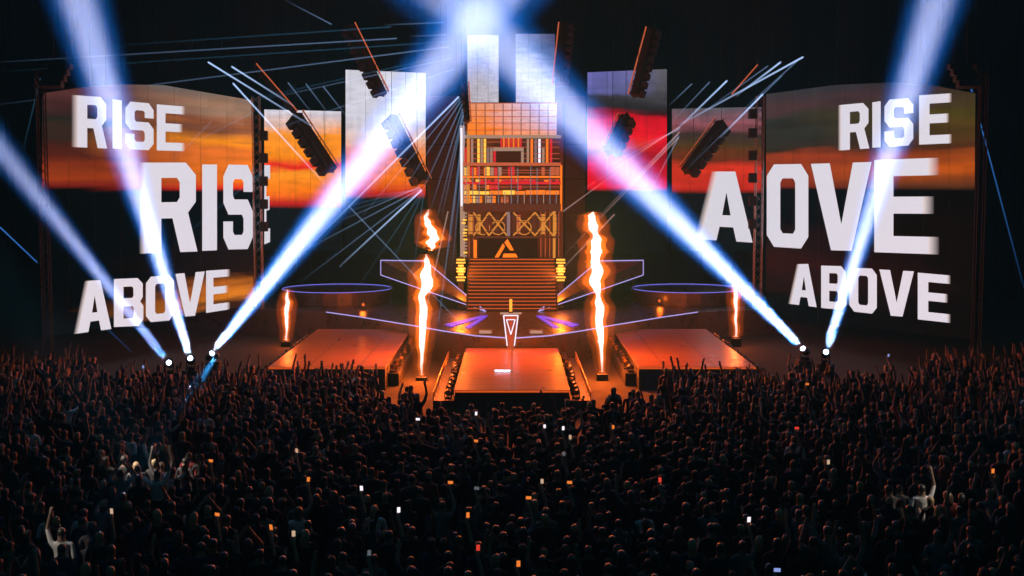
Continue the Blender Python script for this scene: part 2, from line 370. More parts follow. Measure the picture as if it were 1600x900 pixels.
sIR, onIR = screen('flat LED screen between right hanging banner and right lamp truss, mauve over red', [(1050, 392), (1050, 170), (1190, 167), (1190, 392)], (150, 150), streak_mat('sunset_inner_right', c_r, c_r, 1.1, .42, 15, .06), panels=(5, 4))

# lettering
GL = {
 'R': (.92, [(0, 0), (0, 1), (.74, 1), (.92, .86), (.92, .56), (.78, .44), (.95, 0), (.64, 0), (.50, .38), (.30, .38), (.30, 0)], [[(.30, .56), (.58, .56), (.63, .61), (.63, .78), (.58, .83), (.30, .83)]]),
 'I': (.32, [(0, 0), (0, 1), (.32, 1), (.32, 0)], []),
 'S': (.92, [(.16, 0), (0, .14), (0, .33), (.30, .33), (.30, .21), (.35, .17), (.58, .17), (.63, .21), (.63, .36), (.58, .41), (.16, .41), (0, .55), (0, .86), (.16, 1), (.76, 1), (.92, .86), (.92, .68), (.63, .68), (.63, .79), (.58, .83), (.35, .83), (.30, .79), (.30, .63), (.35, .59), (.76, .59), (.92, .45), (.92, .14), (.76, 0)], []),
 'E': (.84, [(0, 0), (0, 1), (.84, 1), (.84, .82), (.30, .82), (.30, .60), (.76, .60), (.76, .42), (.30, .42), (.30, .18), (.84, .18), (.84, 0)], []),
 'A': (1.0, [(0, 0), (.33, 1), (.67, 1), (1, 0), (.69, 0), (.63, .20), (.37, .20), (.31, 0)], [[(.42, .37), (.58, .37), (.50, .70)]]),
 'B': (.92, [(0, 0), (0, 1), (.74, 1), (.90, .88), (.90, .60), (.82, .51), (.92, .42), (.92, .13), (.76, 0)], [[(.30, .17), (.58, .17), (.62, .22), (.62, .37), (.58, .42), (.30, .42)], [(.30, .59), (.57, .59), (.61, .63), (.61, .78), (.57, .83), (.30, .83)]]),
 'O': (.92, [(.16, 0), (0, .14), (0, .86), (.16, 1), (.76, 1), (.92, .86), (.92, .14), (.76, 0)], [[(.30, .22), (.35, .17), (.58, .17), (.63, .22), (.63, .78), (.58, .83), (.35, .83), (.30, .78)]]),
 'V': (1.0, [(0, 1), (.31, 1), (.50, .30), (.69, 1), (1, 1), (.67, 0), (.33, 0)], []),
}
white_letters = light('white_letters', (222, 219, 230), 1.12)
def fade_mat():
    m = bpy.data.materials.new('letter_smear'); m.use_nodes = True; n = m.node_tree; n.nodes.clear()
    o = n.nodes.new('ShaderNodeOutputMaterial'); e = n.nodes.new('ShaderNodeEmission'); t = n.nodes.new('ShaderNodeBsdfTransparent'); mx = n.nodes.new('ShaderNodeMixShader')
    uv = n.nodes.new('ShaderNodeUVMap'); sp = n.nodes.new('ShaderNodeSeparateXYZ'); e.inputs[0].default_value = (*lin((222, 205, 205)), 1); e.inputs[1].default_value = 1.3
    n.links.new(uv.outputs[0], sp.inputs[0]); n.links.new(sp.outputs[0], mx.inputs[0]); n.links.new(e.outputs[0], mx.inputs[1]); n.links.new(t.outputs[0], mx.inputs[2]); n.links.new(mx.outputs[0], o.inputs[0])
    m.cycles.emission_sampling = 'NONE'; return m
smear = fade_mat()
def letter(ch, quad, on, out_polys, sm=0):
    """quad TL,TR,BR,BL in photo pixels of the letter's cell"""
    wd, outer, holes = GL[ch]
    def mp(x, y):
        u = x/wd; TL, TR, BR, BL = quad
        tx = TL[0]+(TR[0]-TL[0])*u; ty = TL[1]+(TR[1]-TL[1])*u; bx = BL[0]+(BR[0]-BL[0])*u; by = BL[1]+(BR[1]-BL[1])*u
        return (bx+(tx-bx)*y, by+(ty-by)*y)
    loops = [[Vector((*p, 0)) for p in outer]] + [[Vector((*p, 0)) for p in h] for h in holes]
    flat = [p for l in loops for p in l]
    for tri in tessellate_polygon(loops):
        out_polys.append(([on(*mp(flat[i].x, flat[i].y), .05) for i in tri], 0, [(0, 0)]*3))
    if sm and ch == 'E':
        for y0, y1, xe in ((0, .18, .84), (.42, .60, .76), (.82, 1, .84)):
            out_polys.append(([on(*mp(xe, y0), .045), on(*mp(xe+sm, y0), .045), on(*mp(xe+sm, y1), .045), on(*mp(xe, y1), .045)], 1, [(0, 0), (1, 0), (1, 0), (0, 0)]))
    if sm and ch in 'RI':
        out_polys.append(([on(*mp(0, 0), .045), on(*mp(-abs(sm), 0), .045), on(*mp(-abs(sm), 1), .045), on(*mp(0, 1), .045)], 1, [(0.05, 0), (1, 0), (1, 0), (0.05, 0)]))
    if sm and ch == 'A':
        out_polys.append(([on(*mp(0, 0), .045), on(*mp(-abs(sm), 0), .045), on(*mp(.33-abs(sm), 1), .045), on(*mp(.33, 1), .045)], 1, [(0, 0), (1, 0), (1, 0), (0, 0)]))
def word(parent, on, letters):
    pl = []
    for it in letters:
        ch, x0, x1, yt0, yt1, yb0, yb1 = it[:7]
        letter(ch, ((x0, yt0), (x1, yt1), (x1, yb1), (x0, yb0)), on, pl, it[7] if len(it) > 7 else 0)
    px_mesh('lettering', pl, [white_letters, smear], parent)
word(sL, onL, [('R', 122, 166, 149, 152, 230, 232, .22), ('I', 176, 190, 155, 157, 232, 233), ('S', 196, 240, 158, 162, 233, 235), ('E', 245, 283, 163, 166, 235, 236, .14)])
word(sL, onL, [('R', 226, 306, 254, 254, 396, 393, .1), ('I', 316, 339, 257, 257, 392, 391), ('S', 349, 395, 257, 258, 390, 389)])
word(sL, onL, [('A', 122, 174, 440, 436, 521, 514, .14), ('B', 178, 224, 436, 434, 511, 509), ('O', 228, 272, 433, 429, 504, 500), ('V', 274, 320, 428, 424, 496, 492), ('E', 322, 354, 423, 421, 489, 484, .15)])
word(sIL, onIL, [('E', 413, 422, 258, 258, 382, 378)])
word(sR, onR, [('R', 1314, 1357, 164, 160, 235, 232, .1), ('I', 1363, 1376, 160, 158, 231, 230), ('S', 1382, 1427, 156, 153, 230, 227), ('E', 1436, 1482, 149, 146, 226, 224, .1)])
word(sR, onR, [('O', 1198, 1263, 257, 256, 385, 389), ('V', 1267, 1362, 256, 253, 390, 393), ('E', 1366, 1450, 250, 247, 394, 397, .18)])
word(sR, onR, [('A', 1236, 1276, 413, 412, 475, 480, .12), ('B', 1283, 1322, 415, 416, 481, 485), ('O', 1327, 1370, 418, 420, 486, 491), ('V', 1374, 1428, 421, 424, 492, 496), ('E', 1434, 1480, 426, 430, 499, 504, .1)])
word(sIR, onIR, [('A', 1094, 1176, 268, 268, 374, 379, .12)])

for x0, x1, w_ in ((668, 714, 'left'), (882, 914, 'right')):  # panels added beside the tower to catch orange flame light
    a = P(x0, 400, 149); c = P(x1, 400, 149)
    t = thing('light_catcher', ((a.x+c.x)/2, 149, 2.6), 'tall added panel catching flame light between the tower and the %s hanging banner' % w_, 'added panel')
    b = MB(); b.box((a.x, 149, 2.603), (c.x, 149.3, P(700, 150, 149).z), M['brown'], bev=.03); b.build('panel', t)
    for k in range(5): b = MB(); b.box((a.x, 148.9, 4+k*4), (c.x, 148.99, 4.15+k*4), M['blackm']); b.build('batten', t)

# ------------------------------------------------------------ central tower
TY = 137.5
def tx(px): return (px-798)/FPX*TY
def tz(py): return P(800, py, TY).z
tw = thing('stage_tower', (0, TY, 2.6), 'tall scaffold tower at stage centre packed with orange and red lit shelves', 'tower')
def trect(name, x0, x1, y0, y1, m, d0=0, d1=.3, extra=None, parent=tw):
    b = MB(); b.box((tx(x0), TY+d0, tz(y1)), (tx(x1), TY+d1, tz(y0)), m, bev=0); return b.build(name, parent)
trect('back_panel', 722, 876, 160, 404, M['brown'], 1.2, 1.6)
for nm, x0, x1, y0, y1, m in (('column', 717, 724, 196, 404, 'tan'), ('column', 872, 878, 205, 404, 'brown'), ('column', 728, 732, 205, 330, 'goldlit'), ('column', 862, 866, 330, 404, 'goldlit')):
    trect(nm, x0, x1, y0, y1, M[m], -.1, .5)
trect('side_light', 718, 721, 200, 322, M['white'], -.16, -.11)
trect('side_light', 873, 876, 258, 330, M['orange'], -.16, -.11)
trect('side_light', 738, 743, 375, 403, M['orange'], -.16, .1)
b = MB()
for k in range(14):
    y = 332+k*5.1; o = R.uniform(-1.5, 1.5); b.box((tx(721+o), TY-.2, tz(y+2.6)), (tx(727+o), TY-.13, tz(y)), M['yellow' if R.random() < .5 else 'tan'])
b.build('bead_lights', tw)
# top grille
gm = streak_mat('grille_picture', [(0, (255, 120, 10)), (.4, (250, 130, 50)), (1, (235, 150, 110))], [(0, (255, 150, 60)), (.3, (215, 180, 195)), (1, (205, 200, 225))], 1.25, None, 21, .1)
px_mesh('grille_screen', [([Vector((tx(a), TY+.6, tz(c))) for a, c in ((728, 214), (868, 214), (868, 161), (728, 161))], 0, [(0, 0), (1, 0), (1, 1), (0, 1)])], [gm], tw)
b = MB()
for x in range(728, 870, 14): b.box((tx(x)-.03, TY+.4, tz(214)), (tx(x)+.05, TY+.5, tz(160)), M['brown'])
for y in (161, 172, 182, 192, 203): b.box((tx(727), TY+.3, tz(y)-.04), (tx(869), TY+.395, tz(y)+.04), M['rust'])
b.build('grille_bars', tw)
# beams
for y0, y1, m in ((211, 216, 'tan'), (254, 259, 'rust'), (275, 278, 'orange'), (284, 288, 'red'), (318, 330, 'dkbrown'), (328, 330, 'rust'), (369, 372, 'dkbrown'), (403, 406, 'dkbrown')):
    trect('crossbeam', 722, 874, y0, y1, M[m], -.3+.01*y0/100, .2)
# upper shelf: coloured strips
b = MB(); cols = ['red', 'red', 'tan', 'grey', 'yellow', 'orange', 'tan', 'yellow', 'tan', 'red', 'maroon', 'tan', 'grey', 'orange', 'white', 'dkbrown', 'grey', 'orange', 'red', 'white']
x = 724
for i, c in enumerate(['red', 'red', 'tan', 'dkbrown', 'yellow', 'tan', 'yellow', 'grey', 'tan', 'red'] + ['skip'] + ['dkbrown', 'tan', 'orange', 'grey', 'white', 'tan', 'orange', 'red']):
    if c == 'skip': x = 815; continue
    b.box((tx(x), TY+R.uniform(.1, .4), tz(254)), (tx(x+3.6), TY+.6, tz(217+R.choice([0, 0, 8, 14]))), M[c]); x += 5 if x < 815 else 6
b.build('upper_shelf_lights', tw)
b = MB()
for i in range(9): b.box((tx(780+i*3.8), TY, tz(232)), (tx(782.9+i*3.8), TY+.3, tz(214)), M['orange' if i % 2 else 'red'])
b.build('sign_strips', tw)
trect('canopy_top', 769, 816, 231, 236, M['tan'], -1.1, .2); trect('canopy_front', 774, 812, 237, 251, M['black'], -1.0, .2); trect('canopy_side', 812, 816, 237, 254, M['tan'], -1.05, .2); trect('canopy_side', 769, 772, 237, 254, M['red'], -1.05, .2)
# middle shelves: small lit blocks
def blocks(name, y0, y1, pal, x0=724, x1=872, stp=8, fill=.8):
    b = MB(); x = x0
    while x < x1-3:
        wd = R.uniform(.5, 1)*stp
        if R.random() < fill: b.box((tx(x), TY+R.uniform(.1, .5), tz(y1)), (tx(min(x+wd-1, x1)), TY+.9, tz(y0+R.uniform(0, 2))), M[pal[min(len(pal)-1, int((x-x0)/(x1-x0)*len(pal)))][R.randrange(len(pal[0]))]])
        x += wd
    b.build(name, tw)
blocks('shelf_lights', 260, 274, [('orange', 'red', 'yellow'), ('red', 'maroon', 'tan'), ('red', 'dkbrown', 'maroon'), ('dkbrown', 'maroon', 'rust')])
blocks('shelf_lights', 279, 284, [('orange', 'yellow', 'red'), ('orange', 'red', 'red'), ('maroon', 'orange', 'red')])
blocks('shelf_lights', 288, 296, [('orange', 'red', 'maroon'), ('maroon', 'dkbrown', 'red'), ('maroon', 'dkbrown', 'dkbrown')])
blocks('shelf_lights', 297, 304, [('yellow', 'yellow', 'yellow'), ('yellow', 'orange', 'yellow'), ('orange', 'yellow', 'orange'), ('red', 'orange', 'red')], stp=26, fill=1)
blocks('shelf_lights', 306, 317, [('yellow', 'tan', 'orange'), ('dkbrown', 'maroon', 'rust'), ('dkbrown', 'maroon', 'dkbrown')])
blocks('bay_lights', 334, 366, [('goldlit', 'dkbrown', 'maroon'), ('dkbrown', 'maroon', 'dkbrown'), ('dkbrown', 'rust', 'dkbrown'), ('maroon', 'goldlit', 'dkbrown')], stp=9, fill=.7)
b = MB()
for i in range(15): b.tube((tx(727+i*10), TY-.35, tz(318)), (tx(727+i*10), TY-.35, tz(R.choice([258, 260, 262, 300]))), .055, M['grey'] if i % 3 else M['tan'], 6)
b.build('rods', tw)  # rods shine by themselves in place of light falling on them
# fine gilded lattice over shelves and braced bay, lit glow put into its colour
b = MB()
for x in range(731, 872, 7): b.box((tx(x)-.03, TY-.05, tz(402)), (tx(x)+.03, TY-.01, tz(331)), M['rust']) if x < 744 or x > 840 else b.box((tx(x)-.025, TY-.05, tz(371)), (tx(x)+.025, TY-.01, tz(331)), M['brown'])
for y in (222, 230, 240, 248, 266, 270, 281, 292, 310, 338, 346, 362): b.box((tx(723), TY-.09, tz(y)-.03), (tx(873), TY-.055, tz(y)+.03), M['rust' if y < 300 else 'dkbrown'])
b.build('lattice', tw)
# braced bay, gold braces and rings given a lit glow of their own
b = MB()
for xa, xb in ((738, 762), (762, 790), (800, 834), (834, 862)):
    for p, q in (((xa, 332), (xb, 368)), ((xb, 332), (xa, 368))): b.tube((tx(p[0]), TY, tz(p[1])), (tx(q[0]), TY, tz(q[1])), .09, M['goldlit'])
b.build('cross_braces', tw)
b = MB()
for cx_ in (752, 776, 817): 
    c = Vector((tx(cx_), TY+.2, tz(356))); b.path([c+Vector((.75*math.cos(a), 0, .75*math.sin(a))) for a in [k*math.tau/14 for k in range(15)]], .06, M['goldlit'])
b.build('rings', tw)
trect('post', 790, 795, 331, 369, M['grey'], -.1, .1)
trect('logo_board', 746, 838, 372, 402, M['curtain'], -.25, .3)
b = MB()
def bar(pts): b.prism([Vector((tx(x), TY-.26, tz(y))) for x, y in pts], (0, -.06, 0), M['logo'])
bar([(771, 402), (777, 402), (787, 385), (784, 380)]); bar([(786, 379), (791, 373), (801, 391), (795, 391)]); bar([(783, 402), (807, 402), (804, 396), (785, 396)])
b.build('logo', tw)
# LED panels crowning the tower
wm = streak_mat('crown_white', [(0, (225, 215, 228)), (1, (215, 212, 235))], [(0, (232, 226, 240)), (1, (220, 216, 236))], .8, None, 4, .05)
wm2 = streak_mat('crown_tint', [(0, (225, 215, 235)), (.5, (190, 190, 210)), (.8, (120, 135, 160)), (1, (150, 150, 185))], [(0, (215, 205, 230)), (.4, (140, 150, 170)), (.8, (85, 95, 140)), (1, (90, 90, 130))], .95, None, 6, .12)
screen('narrow white LED panel on tower top, left one of the pair', [(730, 160), (730, 55), (779, 55), (779, 160)], (141, 141), wm, panels=(3, 4))
screen('narrow pale green violet LED panel on tower top, right one of the pair', [(806, 160), (806, 53), (867, 53), (867, 160)], (141, 141), wm2, panels=(3, 4))

# ------------------------------------------------------------ lamp trusses beside the screens
def lattice(b, a, c, w_, m, r=.04):
    a = Vector(a); c = Vector(c); d = c-a; L = d.length; u = d.normalized()
    s1 = u.orthogonal().normalized() if abs(u.z) < .95 else Vector((1, 0, 0)); s2 = u.cross(s1)
    cs = [(s1*i+s2*j)*w_/2 for i, j in ((1, 1), (-1, 1), (-1, -1), (1, -1))]
    for q in cs: b.tube(a+q, c+q, r, m, 5)
    nn = max(2, int(L/w_/1.2))
    for k in range(nn):
        p = a+u*L*k/nn; q = a+u*L*(k+1)/nn
        for i in range(4): b.tube(p+cs[i], q+cs[(i+1) % 4], r*.55, m, 4)
for s, px, ys in ((-1, 405, [212, 247, 283, 319, 354]), (1, 1183, [178, 208, 243, 278, 314, 350])):
    a = P(px, 470, 133); z0 = a.z
    t = thing('lamp_truss', (a.x, 133, 0), 'vertical lattice truss carrying square lamps beside the %s angled screen' % side(s), 'truss')
    b = MB(); lattice(b, (a.x, 133, 2.7 if False else 0.01), (a.x, 133, P(px, 150, 133).z), .75, M['steel'], .05); b.build('lattice', t)
    for k, y in enumerate(ys):
        q = P(px-(-7 if s < 0 else 7), y, 132.3)
        t2 = thing('square_lamp', q, '%s square black lamp from the top on the %s lattice truss' % (ORD[k], side(s)), 'stage lamp', 'square lamps on the vertical trusses')
        b = MB(); b.box(q-Vector((.42, .3, .5)), q+Vector((.42, .3, .5)), M['black'], bev=.06); b.build('housing', t2)
        b = MB(); b.box(q-Vector((.32, .33, .4)), q+Vector((.32, -.305, .4)), M['blackm']); b.build('lens', t2)
        b = MB(); b.tube(q+Vector((-.3, .1, .2)), q+Vector((.3*s*-1, .55, .2)), .05, M['steel']); b.build('clamp', t2)
# masts at outer ends of the screens
for s in (-1, 1):
    p = P(800+s*729, 400, 105.5)
    t = thing('mast', (p.x, p.y, 0), 'dark lattice mast at the outer edge of the %s angled screen' % side(s), 'mast')
    b = MB(); lattice(b, (p.x, p.y, 0), (p.x, p.y, P(800, 108, 105.5).z), .6, M['blackm'], .05); b.build('lattice', t)
    b = MB(); q = P(800+s*718, 116, 105.2); 
    b.box(q-Vector((.35, .3, .8)), q+Vector((.35, .3, .8)), M['brown'], bev=.05); b.build('cap', t)
    # speaker clusters over the outer screen corners
    q = P(797+s*702, 120, 103)
    t = thing('speaker_cluster', q, 'dark hanging speaker cluster above the outer corner of the %s angled screen' % side(s), 'speaker')
    for k in range(4):
        b = MB(); c = q+Vector((s*.15*k, -.3*k, -.5*k+.8)); b.box(c-Vector((.9, .4, .22)), c+Vector((.9, .4, .22)), M['black'], Matrix.Rotation(-.09*k, 3, 'X'), bev=.04); b.build('cabinet', t)
    b = MB(); b.tube(q+Vector((-.5, 0, 1)), q+Vector((-.5, 0, 14)), .03, M['blackm'], 4); b.tube(q+Vector((.5, 0, 1)), q+Vector((.5, 0, 14)), .03, M['blackm'], 4); b.build('cable', t)

# ------------------------------------------------------------ tilted lighting pods hanging over the stage
def pod(A, B, Y, wpx, label, stripside=1, nl=6, strip=1, lampscale=1):
    a = P(*A, Y); c = P(*B, Y-2.5); d = (c-a); L = d.length; u = d.normalized(); w_ = wpx/FPX*Y
    v = u.cross(Vector((0, 1, 0))).normalized()*(1 if stripside > 0 else -1)
    t = thing('lighting_pod', a, label, 'lighting rig', 'tilted lighting rigs hanging over the stage')
    rot = Matrix((u, Vector((0, 1, 0)), v)).transposed()
    f = Vector((0, 1, 0))
    b = MB(); lattice(b, a, c, w_*.55, M['blackm'], .06); b.build('truss', t)
    b = MB(); mid = (a+c)/2
    r3 = u.to_track_quat('Z', 'Y').to_matrix()
    b.box(mid-Vector((w_*.25, w_*.2, L/2)), mid+Vector((w_*.25, w_*.2, L/2)), M['black'], r3, bev=.04); b.build('spine', t)
    for k in range(nl):
        q = a+u*L*(k+.5)/nl-v*w_*.32
        b = MB(); b.box(q-Vector((w_*.2, w_*.24, L/nl*.36)), q+Vector((w_*.2, w_*.24, L/nl*.36)), M['black'], r3, bev=.05)
        b.tube(q+Vector((0, -w_*.3, 0)), q+Vector((0, -w_*.42, 0)), w_*.17, M['blackm'], 10); b.build('lamp', t)
    if strip:
        b = MB(); o_ = v*w_*.42; b.tube(a+o_-f*.1, c+o_-f*.1, .07*strip, M['rust'], 6); b.build('light_strip', t)
    b = MB(); b.tube(a+f*.2, Vector((a.x, a.y+.2, 44)), .025, M['blackm'], 4); q = a+u*L*.8; b.tube(q+f*.2, Vector((q.x, q.y+.2, 44)), .025, M['blackm'], 4); b.build('cable', t)
    return t
pod((545, 40), (598, 148), 128, 26, 'long dark lighting rig leaning over the top corner of the left banner', 1, 8)
pod((462, 180), (518, 266), 130, 34, 'thick tilted lighting rig hanging in front of the left inner orange screen', 1, 6, .7)
pod((612, 182), (662, 285), 128, 32, 'tilted lighting rig at lower right corner of the left banner', 1, 7, .6)
pod((1020, 45), (992, 150), 128, 26, 'long lighting rig leaning over the top of the right banner', -1, 8)
pod((978, 182), (952, 238), 128, 32, 'short blocky lighting rig in front of the red part of the right banner', -1, 5, .6)
pod((1128, 192), (1072, 268), 130, 32, 'tilted lighting rig in front of the right inner screen', -1, 6, .6)
pod((884, 36), (874, 132), 128, 26, 'upright dark lighting rig just right of the tower top panels', -1, 8)
pod((727, 128), (731, 190), 128, 13, 'slim dark rig at the left of the tower top', 1, 5, .8)
pod((398, 102), (462, 176), 132, 9, 'thin rust lit rig above the left inner screen', 1, 8)
pod((1186, 104), (1146, 150), 132, 9, 'thin rust lit rig above the right inner screen', -1, 6)

# ceiling trusses
for i, (y, z) in enumerate(((120, 40), (145, 42))):
    t = thing('roof_truss', (0, y, z), '%s dark roof truss spanning the hall above the stage' % ('nearer' if i == 0 else 'farther'), 'truss')
    b = MB(); lattice(b, (-60, y, z), (60, y, z), 2, M['blackm'], .09); b.build('lattice', t)

# ------------------------------------------------------------ moving heads and their beams
for (lp, Y, tp, tY, ang, pw, lab) in BEAMS:
    a = P(*lp, Y); q = P(*tp, tY); d = (q-a).normalized()
    t = thing('moving_head', (a.x, a.y, 0), lab, 'stage lamp', 'moving head lamps with beams')
    b = MB(); b.box((a.x-.55, a.y-.55, 0), (a.x+.55, a.y+.55, a.z-.75), M['black'], bev=.03); b.build('plinth', t)
    b = MB(); b.box((a.x-.35, a.y-.3, a.z-.747), (a.x+.35, a.y+.3, a.z-.55), M['blackm'], bev=.03); b.build('base', t)
    b = MB()
    for sx in (-.33, .27): b.box((a.x+sx, a.y-.08, a.z-.55), (a.x+sx+.06, a.y+.08, a.z+.05), M['blackm'], bev=.01)
    b.box((a.x-.33, a.y-.07, a.z-.549), (a.x+.33, a.y+.07, a.z-.48), M['blackm'])
    b.build('yoke', t)
    b = MB(); b.tube(a-d*.4, a+d*.25, .28, M['blackm'], 16, .34); b.build('head', t)
    b = MB(); b.tube(a+d*.255, a+d*.28, .19, M['cold'], 16); b.build('lens', t)
    spot_lamp(a+d*.32, q, ang*.94, pw*.36, (.004, .40, 1), .9, parent=t, size=.3)
    spot_lamp(a+d*.32, q, ang*.6, pw*5.2, (1, .155, .105), .95, parent=t, size=.28)
# two dim beams slanting down over the left crowd
aim = G(225, 722, 3)
t = thing('moving_head', (P(338, 566, 94).x, 94, 0), 'dim moving head lamp right of the left cluster, faint beam dropping onto the crowd', 'stage lamp', 'moving head lamps with beams')
a = P(338, 556, 94)
b = MB(); b.box((a.x-.3, a.y-.3, 0), (a.x+.3, a.y+.3, a.z-.4), M['black'], bev=.03); b.build('plinth', t)
b = MB(); d = (aim-a).normalized(); b.tube(a-d*.4, a+d*.2, .2, M['blackm'], 14); b.build('head', t)
spot_lamp(a+d*.3, aim, 3.6, 1.6e6, (.55, .7, 1), parent=t)

for (px, py), src, ang, pw in (((232, 722), (-42, 42, 44), 3.8, 4.5e5), ((1455, 770), (46, 44, 40), 3.2, 1e5), ((90, 835), (-44, 34, 40), 2.0, .6e5)):
    spot_lamp(Vector(src), G(px, py, 3), ang, pw, (1, .85, .7), .7)
# ------------------------------------------------------------ flames
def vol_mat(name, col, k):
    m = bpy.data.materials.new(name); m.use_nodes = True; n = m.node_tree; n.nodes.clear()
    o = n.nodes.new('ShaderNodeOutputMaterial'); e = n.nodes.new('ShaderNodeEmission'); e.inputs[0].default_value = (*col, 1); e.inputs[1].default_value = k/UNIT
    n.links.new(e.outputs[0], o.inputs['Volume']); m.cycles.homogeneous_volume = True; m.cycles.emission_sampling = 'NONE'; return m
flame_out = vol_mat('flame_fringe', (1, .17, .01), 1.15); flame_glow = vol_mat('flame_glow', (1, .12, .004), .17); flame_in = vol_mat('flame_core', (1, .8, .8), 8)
def flame_body(path, m, name, parent, seed, amp):
    """path: list of (point, radius) from nozzle to tip; a ragged, twisting tongue"""
    bm = bmesh.new(); rings = []; NN = 16; steps = (len(path)-1)*7
    for i in range(steps+1):
        f = i/steps*(len(path)-1); k = min(int(f), len(path)-2); f -= k; f2 = f*f*(3-2*f)
        c = path[k][0].lerp(path[k+1][0], f); r = path[k][1]*(1-f2)+path[k+1][1]*f2
        c = c+Vector((noise.noise(Vector((seed, i*.16, 0))), noise.noise(Vector((seed+9, i*.16, 0))), 0))*r*amp*1.6
        ring = []
        for j in range(NN):
            a = j/NN*math.tau; nn = 1+amp*1.3*noise.noise(Vector((math.cos(a)*1.1+seed, math.sin(a)*1.1, i*.17)))+amp*.8*noise.noise(Vector((math.cos(a)*2.2+seed, math.sin(a)*2.2, i*.42)))
            ring.append(bm.verts.new(c+Vector((math.cos(a)*r*nn, math.sin(a)*r*nn*.8, 0))))
        rings.append(ring)
    for p, q in zip(rings, rings[1:]):
        for j in range(NN): bm.faces.new((p[j], p[(j+1) % NN], q[(j+1) % NN], q[j]))
    bm.faces.new(rings[0][::-1]); bm.faces.new(rings[-1])
    me = bpy.data.meshes.new(name); bm.to_mesh(me); bm.free(); me.materials.append(m)
    o = link(bpy.data.objects.new(name, me)); o.parent = parent; o.matrix_parent_inverse = parent.matrix_world.inverted(); return o
def flame(Y, pts, label, seed, power, nl):
    base = P(pts[0][0], pts[0][1], Y)
    mach = thing('flame_machine', (base.x, Y, 0), 'black flame machine at the foot of the '+' '.join(label.split()[:7]), 'flame machine', 'flame machines')
    b = MB(); b.box((base.x-.45, Y-.4, 0.0), (base.x+.45, Y+.4, base.z-.12), M['blackm'], bev=.04); b.build('housing', mach)
    b = MB(); b.tube((base.x, Y, base.z-.12), (base.x, Y, base.z), .12, M['steel'], 10, .09); b.build('nozzle', mach)
    t = thing('flame', (base.x, Y, base.z), label, 'flame', 'flame jets beside the catwalks')
    pp = [(P(x, y, Y), w_/FPX*Y/2) for x, y, w_ in pts]
    flame_body([(p, r*1.35+.12) for p, r in pp], flame_out, 'fringe', t, seed, .4)
    flame_body([(p, r*2.0+.45) for p, r in pp], flame_glow, 'glow', t, seed, .06)  # emissive shell painting the halo of flame light in the haze
    flame_body([(p+Vector((0, 0, 0)), r*.74) for p, r in pp], flame_in, 'core', t, seed, .45)
    for k in range(nl):
        f = (k+.5)/nl*(len(pp)-1); i = int(f); q = pp[i][0].lerp(pp[i+1][0], f-i)
        l = bpy.data.lights.new('flame_light', 'POINT'); l.energy = power*(.5+1.0*pp[i][1]/.6); l.color = (1, .13, .006); l.shadow_soft_size = .35
        o = link(bpy.data.objects.new('flame_light', l)); o.location = q; o.parent = t; o.matrix_parent_inverse = t.matrix_world.inverted()
FP = FLAME_POWER
flame(101, [(659, 586, 3), (659, 560, 7), (660, 530, 13), (661, 490, 17), (661, 465, 15), (666, 445, 22), (668, 425, 22), (666, 408, 10), (666, 397, 3)], 'tall white hot flame jet left of the central catwalk, lower tongue', 3, FP, 6)
flame(101, [(674, 391, 3), (675, 384, 16), (677, 373, 22), (673, 360, 18), (668, 348, 13), (666, 338, 9), (670, 327, 2)], 'detached upper flame burst above the left tall jet', 5, FP, 3)
flame(101, [(941, 581, 3), (940, 555, 7), (938, 520, 15), (937, 480, 17), (934, 462, 10), (932, 440, 22), (931, 415, 22), (931, 398, 17), (931, 380, 22), (931, 365, 16), (926, 350, 18), (925, 338, 14), (926, 331, 5)], 'tall unbroken white hot flame jet right of the central catwalk', 8, FP, 9)
flame(122, [(447, 531, 4), (448, 515, 5), (448, 495, 9), (448, 475, 10), (449, 460, 5), (449, 452, 2)], 'small flame jet behind the left catwalk', 12, FP*.28, 3)
flame(122, [(1150, 526, 4), (1150, 505, 5), (1150, 485, 7), (1149, 465, 9), (1149, 448, 6), (1149, 440, 2)], 'small flame jet behind the right side catwalk', 14, FP*.28, 3)
for o in [o for o in bpy.data.objects if o.name.startswith('flame_machine')]:
    if 'detached' in o['label']:
        for c in list(o.children): bpy.data.objects.remove(c)
        bpy.data.objects.remove(o)

# ------------------------------------------------------------ lasers
def laser_mat(name, col, k):
    m = bpy.data.materials.new(name); m.use_nodes = True; n = m.node_tree; n.nodes.clear()
    o = n.nodes.new('ShaderNodeOutputMaterial'); e = n.nodes.new('ShaderNodeEmission'); t = n.nodes.new('ShaderNodeBsdfTransparent'); a = n.nodes.new('ShaderNodeAddShader')
    tc = n.nodes.new('ShaderNodeTexCoord'); sp = n.nodes.new('ShaderNodeSeparateXYZ'); mr = n.nodes.new('ShaderNodeMapRange')
    mr.inputs[3].default_value = k; mr.inputs[4].default_value = k*.06
    n.links.new(tc.outputs['Generated'], sp.inputs[0]); n.links.new(sp.outputs[2], mr.inputs[0]); n.links.new(mr.outputs[0], e.inputs[1])
    e.inputs[0].default_value = (*col, 1); n.links.new(e.outputs[0], a.inputs[0]); n.links.new(t.outputs[0], a.inputs[1]); n.links.new(a.outputs[0], o.inputs[0])
    m.cycles.emission_sampling = 'NONE'; return m
LM = [laser_mat('laser_bright', (.42, .62, 1), .6), laser_mat('laser_mid', (.3, .5, .9), .15), laser_mat('laser_faint', (.1, .42, .75), .06), laser_mat('laser_blue', (.06, .3, 1), .28), laser_mat('laser_pink', (1, .62, .6), .16)]
tube = {}
